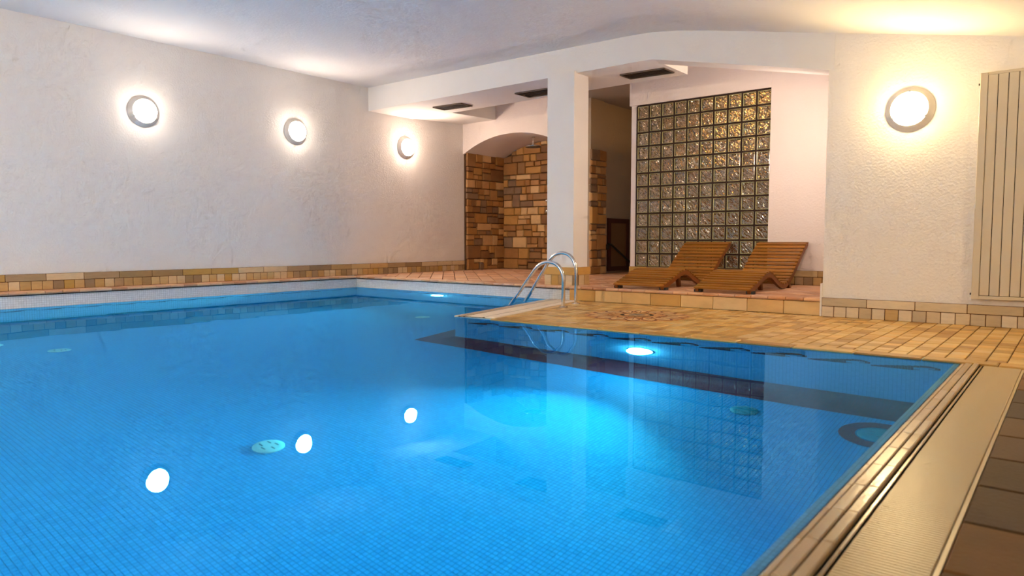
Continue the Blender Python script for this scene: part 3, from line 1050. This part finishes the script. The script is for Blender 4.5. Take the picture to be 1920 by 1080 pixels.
# ------------------------------------------------------------------ wall lamps
def wall_lamp(loc, rz, col, label, power=LAMP_W, r=0.152, R=0.20):
    """built facing -y, then turned"""
    root = empty('wall_lamp', loc, label, 'lamp', 'round wall lamps')
    root.rotation_euler.z = rz
    MB().lathe([(R, 0.0), (R, 0.010), (R - 0.006, 0.016), (r + 0.006, 0.050), (r + 0.002, 0.056), (r - 0.01, 0.056)], 40, 'y').build('base_ring', M_lampring, root, True)
    MB().lathe([(r - 0.006, 0.05), (r - 0.006, 0.066), (r - 0.014, 0.080), (r - 0.045, 0.096), (r - 0.10, 0.105)], 24, 'y').build('opal_glass', glow('opal_light', col, power), root, True)
    for k in range(3):
        a = math.pi / 2 + k * 2 * math.pi / 3
        c = Vector((r * math.cos(a), 0, r * math.sin(a)))
        MB().box(c.x - 0.008, c.x + 0.008, -0.074, -0.03, c.z - 0.006, c.z + 0.006).build('clip', M_steel, root)
    return root
C_N = (1.0, 0.82, 0.66, 1); C_P = (1.0, 0.74, 0.57, 1); C_Y = (1.0, 0.70, 0.33, 1)
wall_lamp((XL, 4.16, 2.42), math.pi / 2, C_N, 'round lit wall lamp on the white wall, farthest from the beam')
wall_lamp((XL, 6.42, 2.435), math.pi / 2, C_N, 'round lit wall lamp on the white wall, middle of three')
wall_lamp((XL, 8.70, 2.425), math.pi / 2, C_P, 'round lit wall lamp on the white wall, past the beam near the stone niche', LAMP_W * 1.6)
wall_lamp((-1.24, YF, 1.95), 0.0, C_Y, 'round lit wall lamp on the cream wall beside the radiator', LAMP_W * 1.8)
wall_lamp((XFAR, 4.6, 1.75), -math.pi / 2, C_Y, 'added round fill lamp, out of view on the side wall right of the pool', LAMP_W * 1.5)  # added out of view to warm the deck and right side
wall_lamp((XC, 8.2, 2.15), -math.pi / 2, C_P, 'added round fill lamp, out of view inside the lounger alcove', LAMP_W * 1.5)  # hidden lamp added to brighten the alcove wall and loungers
wall_lamp((-7.2, YNEAR, 2.2), math.pi, C_N, 'added round fill lamp on the unseen near end wall, nearer the left wall', LAMP_W * 5.0)  # added behind the camera as strong ambient fill
wall_lamp((-4.2, YNEAR, 2.2), math.pi, (1.0, 0.71, 0.40, 1), 'added round fill lamp on the unseen near end wall, nearer the right pool edge', LAMP_W * 6.0)  # warm fill lamp added behind the camera for the right wall
wall_lamp((-4.25, 12.2, 3.1), 0.0, (1.0, 0.52, 0.15, 1), 'added round amber lamp glowing behind the glass blocks', LAMP_W * 0.7)  # lamp added in the unseen room for the amber glow in the blocks

# ------------------------------------------------------------------ underwater lamps
def pool_lamp(loc, rz, label, power=POOL_W, col=(0.02, 0.74, 1.0)):
    root = empty('pool_lamp', loc, label, 'pool light', 'underwater pool lights')
    root.rotation_euler.z = rz
    MB().lathe([(0.128, 0.0), (0.128, 0.006), (0.116, 0.012), (0.112, 0.0125)], 36, 'y').build('steel_ring', M_steel, root, True)
    MB().lathe([(0.112, 0.01), (0.105, 0.034), (0.075, 0.046), (0.03, 0.05)], 36, 'y').build('lens', glow('pool_lens', (0.14, 0.72, 1.0, 1), 60.0), root, True)
    ld = bpy.data.lights.new('pool_beam', 'AREA')
    ld.shape = 'DISK'; ld.size = 0.2; ld.spread = math.radians(100); ld.energy = power; ld.color = col
    lo = bpy.data.objects.new('pool_beam', ld); COL.objects.link(lo)
    lo.parent = root; lo.location = (0, -0.058, 0); lo.rotation_euler = (math.radians(-103), 0, 0)
    return root
pool_lamp((-2.73, Y0, -0.80), 0.0, 'bright underwater light in the pool wall below the deck', POOL_W * 2.8)
pool_lamp((-7.32, Y1, -0.53), 0.0, 'small bright underwater light in the far pool wall', POOL_W * 2.0)
pool_lamp((XP, 0.9, -0.8), math.pi / 2, 'added underwater fill light, out of view in the left pool wall', POOL_W * 0.1)  # added out of view as faint fill for the pool
pool_lamp((-3.0, YNEAR + 0.8, -0.8), math.pi, 'added underwater fill light in the unseen near pool wall', POOL_W * 0.05)  # faint pool fill added behind the camera
pool_lamp((-7.0, YNEAR + 0.8, -0.8), math.pi, 'second added underwater fill light in the unseen near pool wall', POOL_W * 0.05)  # second faint pool fill added out of view

# floor inlets
M_disc_t = plain('teal_plastic', (0.06, 0.36, 0.38, 1), 0.4)
def inlet(x, y, label, r=0.09, ring=False, mat=None):
    root = MB().lathe([(r, 0.0), (r, 0.008), (r - 0.008, 0.014), (r - 0.03, 0.018)], 28).build('floor_inlet', mat or M_disc, smooth=True, loc=(x, y, ZF + 0.004))
    tag(root, label, 'pool inlet', 'round inlets on the pool floor')
    for k in range(5):
        a = 2 * math.pi * k / 5
        MB().box(-0.018, 0.018, -0.004, 0.004, 0.014, 0.0195).build('slot', M_disc_d, root, loc=(0.045 * math.cos(a), 0.045 * math.sin(a), 0))
    if ring:
        mb = MB(); S = 40
        for k in range(S):
            a = 2 * math.pi * k / S
            for rr in (r + 0.01, r + 0.10):
                mb.v.append((rr * math.cos(a), rr * math.sin(a), 0.004))
        for k in range(S):
            j = (k + 1) % S
            mb.f.append((2 * k, 2 * k + 1, 2 * j + 1, 2 * j))
        mb.build('red_ring', M_redband, root)
    return root
inlet(-3.56, 2.20, 'pale green floor inlet on the open blue floor, nearest to the viewer')
inlet(-6.97, 2.28, 'pale green floor inlet near the left pool wall')
inlet(-7.62, 1.95, 'pale green floor inlet at the left picture edge')
inlet(-6.19, 5.95, 'pale green floor inlet near the far pool corner')
inlet(-1.66, 4.49, 'teal floor inlet on the open blue floor below the deck wall', mat=M_disc_t)
inlet(-0.86, 4.48, 'teal floor inlet inside a dark red ring', 0.115, True, M_disc_t)

# ------------------------------------------------------------------ loungers
PROF = [(0.0, 0.055), (0.2, 0.118), (0.38, 0.178), (0.50, 0.212), (0.60, 0.222), (0.70, 0.205), (0.85, 0.142), (1.0, 0.086), (1.12, 0.066), (1.25, 0.094), (1.42, 0.182), (1.60, 0.305), (1.78, 0.430), (1.90, 0.512), (1.97, 0.540), (2.02, 0.548)]
def resample(pts, step):
    pts = [Vector((p[0], p[1])) for p in pts]
    out = [(pts[0], (pts[1] - pts[0]).normalized())]; acc = 0
    for a, b in zip(pts, pts[1:]):
        d = (b - a).length; t = step - acc
        while t <= d:
            out.append((a + (b - a) * (t / d), (b - a).normalized())); t += step
        acc = (acc + d) % step
    return out
curve = [(p.x, p.y) for p in catmull([(a, b, 0) for a, b in PROF], 6)]
def lounger(x0, x1, yfoot, label):
    w_ = x1 - x0
    root = empty('sun_lounger', ((x0 + x1) / 2, yfoot, ZP), label, 'lounger', 'wooden loungers')
    sm = chamfer_box(w_, 0.047, 0.018, 0.003, 'slat', M_wood)
    for p, d in resample(curve, 0.073):
        o = link('slat', sm, root, loc=(0, p.x, p.y))
        o.rotation_euler.x = math.atan2(d.y, d.x)
    for sx in (-1, 1):
        xo = sx * (w_ / 2 - 0.022)
        vs = []; fs = []
        cv = [Vector(c) for c in curve]
        n = len(cv)
        for i, p in enumerate(cv):
            t = (cv[min(i + 1, n - 1)] - cv[max(i - 1, 0)]).normalized(); nn = Vector((t.y, -t.x))
            top = p + nn * 0.010; dep = 0.062 if i < n - 4 else 0.045
            bot = p + nn * dep
            bot.y = max(bot.y, 0.006)
            for xx in (xo - 0.018, xo + 0.018):
                vs += [(xx, top.x, top.y), (xx, bot.x, bot.y)]
        for i in range(n - 1):
            a = 4 * i; b = a + 4
            fs += [(a, b, b + 1, a + 1), (a + 2, a + 3, b + 3, b + 2), (a, a + 2, b + 2, b), (a + 1, b + 1, b + 3, a + 3)]
        fs += [(0, 1, 3, 2), (4 * n - 4, 4 * n - 2, 4 * n - 1, 4 * n - 3)]
        mbx = MB(); mbx.v = vs; mbx.f = fs
        mbx.build('side_rail', M_wood_d, root)
        MB().hexa([(xo - 0.02, 1.32, 0), (xo + 0.02, 1.32, 0), (xo + 0.02, 1.37, 0), (xo - 0.02, 1.37, 0)],
                  [(xo - 0.02, 1.25, 0.09), (xo + 0.02, 1.25, 0.09), (xo + 0.02, 1.30, 0.12), (xo - 0.02, 1.30, 0.12)]).build('rear_leg', M_wood_d, root)
        xm = xo * 0.55
        MB().hexa([(xm - 0.02, 0.72, 0), (xm + 0.02, 0.72, 0), (xm + 0.02, 0.77, 0), (xm - 0.02, 0.77, 0)],
                  [(xm - 0.02, 0.66, 0.17), (xm + 0.02, 0.66, 0.17), (xm + 0.02, 0.74, 0.17), (xm - 0.02, 0.74, 0.17)]).build('middle_leg', M_wood_d, root)
        MB().box(xo - 0.04, xo + 0.04, 0.03, 0.10, 0.0, 0.03).build('front_foot', M_black, root)
    MB().box(-w_ / 2 + 0.04, w_ / 2 - 0.04, 0.66, 0.72, 0.145, 0.175).build('cross_bar', M_wood_d, root)
    return root
lounger(-4.365, -3.715, 7.40, 'curved slatted wooden lounger nearer the stone niche and corridor')
lounger(-3.33, -2.695, 7.40, 'curved slatted wooden lounger nearer the cream wall and radiator')

# ------------------------------------------------------------------ pool ladder
lad = empty('pool_ladder', (-4.5, 6.7, 0.01), 'polished steel pool ladder with two arched handrails beside the pillar', 'ladder')
def rail(y_, dx, hk):
    pts = [(-4.457, 0.0), (-4.457, 0.2), (-4.459, 0.34), (-4.49, 0.425), (-4.56, 0.487), (-4.665, 0.506), (-4.76, 0.485), (-4.84, 0.43), (-4.915, 0.345), (-4.994, 0.255), (-5.10, 0.125), (-5.209, 0.0), (-5.27, -0.09), (-5.30, -0.20), (-5.30, -0.45), (-5.30, -0.9)]
    pts = [(a + dx + 4.5, y_ - 6.7, b * hk if b > 0 else b) for a, b in pts]
    MB().tube(catmull(pts, 6), 0.0205).build('handrail', M_steel, lad, True)
    MB().lathe([(0.052, 0.0), (0.052, 0.008), (0.045, 0.013), (0.024, 0.016)], 28).build('flange', M_steel, lad, True, loc=(-4.457 + dx + 4.5, y_ - 6.7, 0))
rail(6.45, 0.0, 1.0)
rail(6.93, -0.15, 1.19)
for z in (-0.25, -0.5, -0.75):
    MB().hexa([(-0.84, -0.25, z), (-0.76, -0.25, z), (-0.91, 0.23, z), (-0.99, 0.23, z)], [(-0.84, -0.25, z + 0.03), (-0.76, -0.25, z + 0.03), (-0.91, 0.23, z + 0.03), (-0.99, 0.23, z + 0.03)]).build('tread', M_steel, lad)

# ------------------------------------------------------------------ radiator
rx0, rx1, ry, rz0, rz1 = -0.705, 0.05, 7.25, 0.25, 2.18
rad = empty('panel_radiator', ((rx0 + rx1) / 2, YF, rz0), 'tall cream flat panel radiator on the right wall', 'radiator')
def rpart(nm, x0, x1, y0, y1, z0, z1, mat=M_rad):
    cx, cy, cz = (x0 + x1) / 2, (y0 + y1) / 2, (z0 + z1) / 2
    o = link(nm, chamfer_box(x1 - x0, y1 - y0, z1 - z0, 0.003, nm, mat), rad, loc=(cx - rad.location.x, cy - rad.location.y, cz - rad.location.z))
    return o
rpart('side_cover', rx0, rx0 + 0.055, ry - 0.004, YF - 0.005, rz0, rz1)
rpart('side_cover', rx1 - 0.055, rx1, ry - 0.004, YF - 0.005, rz0, rz1)
rpart('back_plate', rx0 + 0.05, rx1 - 0.05, ry + 0.012, YF - 0.02, rz0 + 0.03, rz1 - 0.02, M_joint)
rpart('top_grille', rx0 + 0.05, rx1 - 0.05, ry + 0.01, YF - 0.006, rz1 - 0.02, rz1 + 0.004)
rpart('bottom_rail', rx0 + 0.05, rx1 - 0.05, ry - 0.002, YF - 0.006, rz0, rz0 + 0.03)
x = rx0 + 0.058
while x + 0.07 < rx1 - 0.05:
    rpart('panel', x, x + 0.0675, ry, ry + 0.015, rz0 + 0.033, rz1 - 0.022); x += 0.0725
rpart('screw', rx0 - 0.018, rx0 - 0.008, YF - 0.006, YF - 0.001, rz1 - 0.09, rz1 - 0.07, M_dark)
rpart('screw', rx0 - 0.018, rx0 - 0.008, YF - 0.006, YF - 0.001, rz0 + 0.03, rz0 + 0.05, M_dark)

# ------------------------------------------------------------------ ceiling vents
def vent(x0, x1, y0, y1, label):
    z = beam_bot((x0 + x1) / 2)
    root = empty('ceiling_vent', ((x0 + x1) / 2, (y0 + y1) / 2, z), label, 'vent', 'vents in the alcove soffit')
    hx, hy = (x1 - x0) / 2, (y1 - y0) / 2
    root.rotation_euler.y = math.atan(0.0165)
    MB().box(-hx, hx, -hy, hy, -0.008, 0.01).build('vent_back', M_dark, root)
    for a in (-1, 1):
        MB().box(-hx, hx, a * hy - 0.008, a * hy + 0.008, -0.018, 0.01).build('vent_frame', M_vent, root)
        MB().box(a * hx - 0.008, a * hx + 0.008, -hy, hy, -0.018, 0.01).build('vent_frame', M_vent, root)
    for k in range(3):
        yy = -hy + 2 * hy * (k + 1) / 4
        MB().hexa([(-hx, yy - 0.012, -0.015), (hx, yy - 0.012, -0.015), (hx, yy - 0.008, -0.015), (-hx, yy - 0.008, -0.015)],
                  [(-hx, yy + 0.008, -0.006), (hx, yy + 0.008, -0.006), (hx, yy + 0.012, -0.006), (-hx, yy + 0.012, -0.006)]).build('vent_blade', M_vent, root)
vent(-8.25, -7.64, 8.20, 8.47, 'dark slotted ceiling vent nearest the left wall')
vent(-6.45, -5.85, 8.08, 8.42, 'dark slotted ceiling vent partly hidden by the pillar')
vent(-4.62, -4.01, 7.93, 8.20, 'dark slotted ceiling vent above the loungers')

# ------------------------------------------------------------------ shower in the niche
sh = empty('rain_shower', (-8.16, 10.78, 2.55), 'chrome rain shower head hanging from the niche vault', 'shower')
MB().lathe([(0.035, 0.19), (0.035, 0.178), (0.014, 0.176), (0.013, 0.05), (0.03, 0.045), (0.03, 0.03), (0.16, 0.014), (0.172, 0.004), (0.17, -0.006), (0.155, -0.008)], 36).build('shower_head', M_chrome, sh, True)
MB().lathe([(0.15, -0.012), (0.15, -0.006)], 36).build('spray_plate', plain('spray_plate', (0.06, 0.05, 0.04, 1), 0.4), sh)
mix = empty('shower_mixer', (-8.20, YN - 0.03, 1.35), 'small chrome shower tap on the stone wall beside the pillar', 'tap')
for z in (0.0, 0.2):
    MB().lathe([(0.04, 0.0), (0.04, 0.02), (0.022, 0.03), (0.022, 0.075), (0.012, 0.08)], 20, 'y').build('tap_knob', M_chrome, mix, True, loc=(0, 0, z))

# ------------------------------------------------------------------ corridor: framed panel and stair rail
fr = empty('framed_panel', (-6.53, 11.15, 0.22), 'dark wood framed panel on the dim corridor wall', 'panel')
def fpart(nm, y0, y1, z0, z1, d, mat):
    MB().box(0, d, y0 - 11.15, y1 - 11.15, z0 - 0.22, z1 - 0.22).build(nm, mat, fr)
fpart('panel_board', 10.85, 11.52, 0.26, 1.12, 0.012, M_panel)
fpart('frame_stile', 10.80, 10.90, 0.22, 1.16, 0.03, M_frame)
fpart('frame_stile', 11.45, 11.55, 0.22, 1.16, 0.03, M_frame)
fpart('frame_rail', 10.90, 11.45, 1.08, 1.16, 0.03, M_frame)
fpart('frame_rail', 10.90, 11.45, 0.22, 0.30, 0.03, M_frame)
hr = empty('stair_handrail', (-6.48, 10.76, 0.3), 'black stair handrail sloping down on the corridor wall', 'handrail')
MB().tube([(0.03, -0.02, 0.40), (0.03, 0.06, 0.39), (0.03, 1.0, -0.06), (0.03, 1.7, -0.42)], 0.02).build('rail_bar', M_black, hr, True)
MB().lathe([(0.05, -0.05), (0.05, 0.02), (0.03, 0.035)], 20, 'x', (0, -0.03, 0.35)).build('rail_bracket', M_black, hr, True)
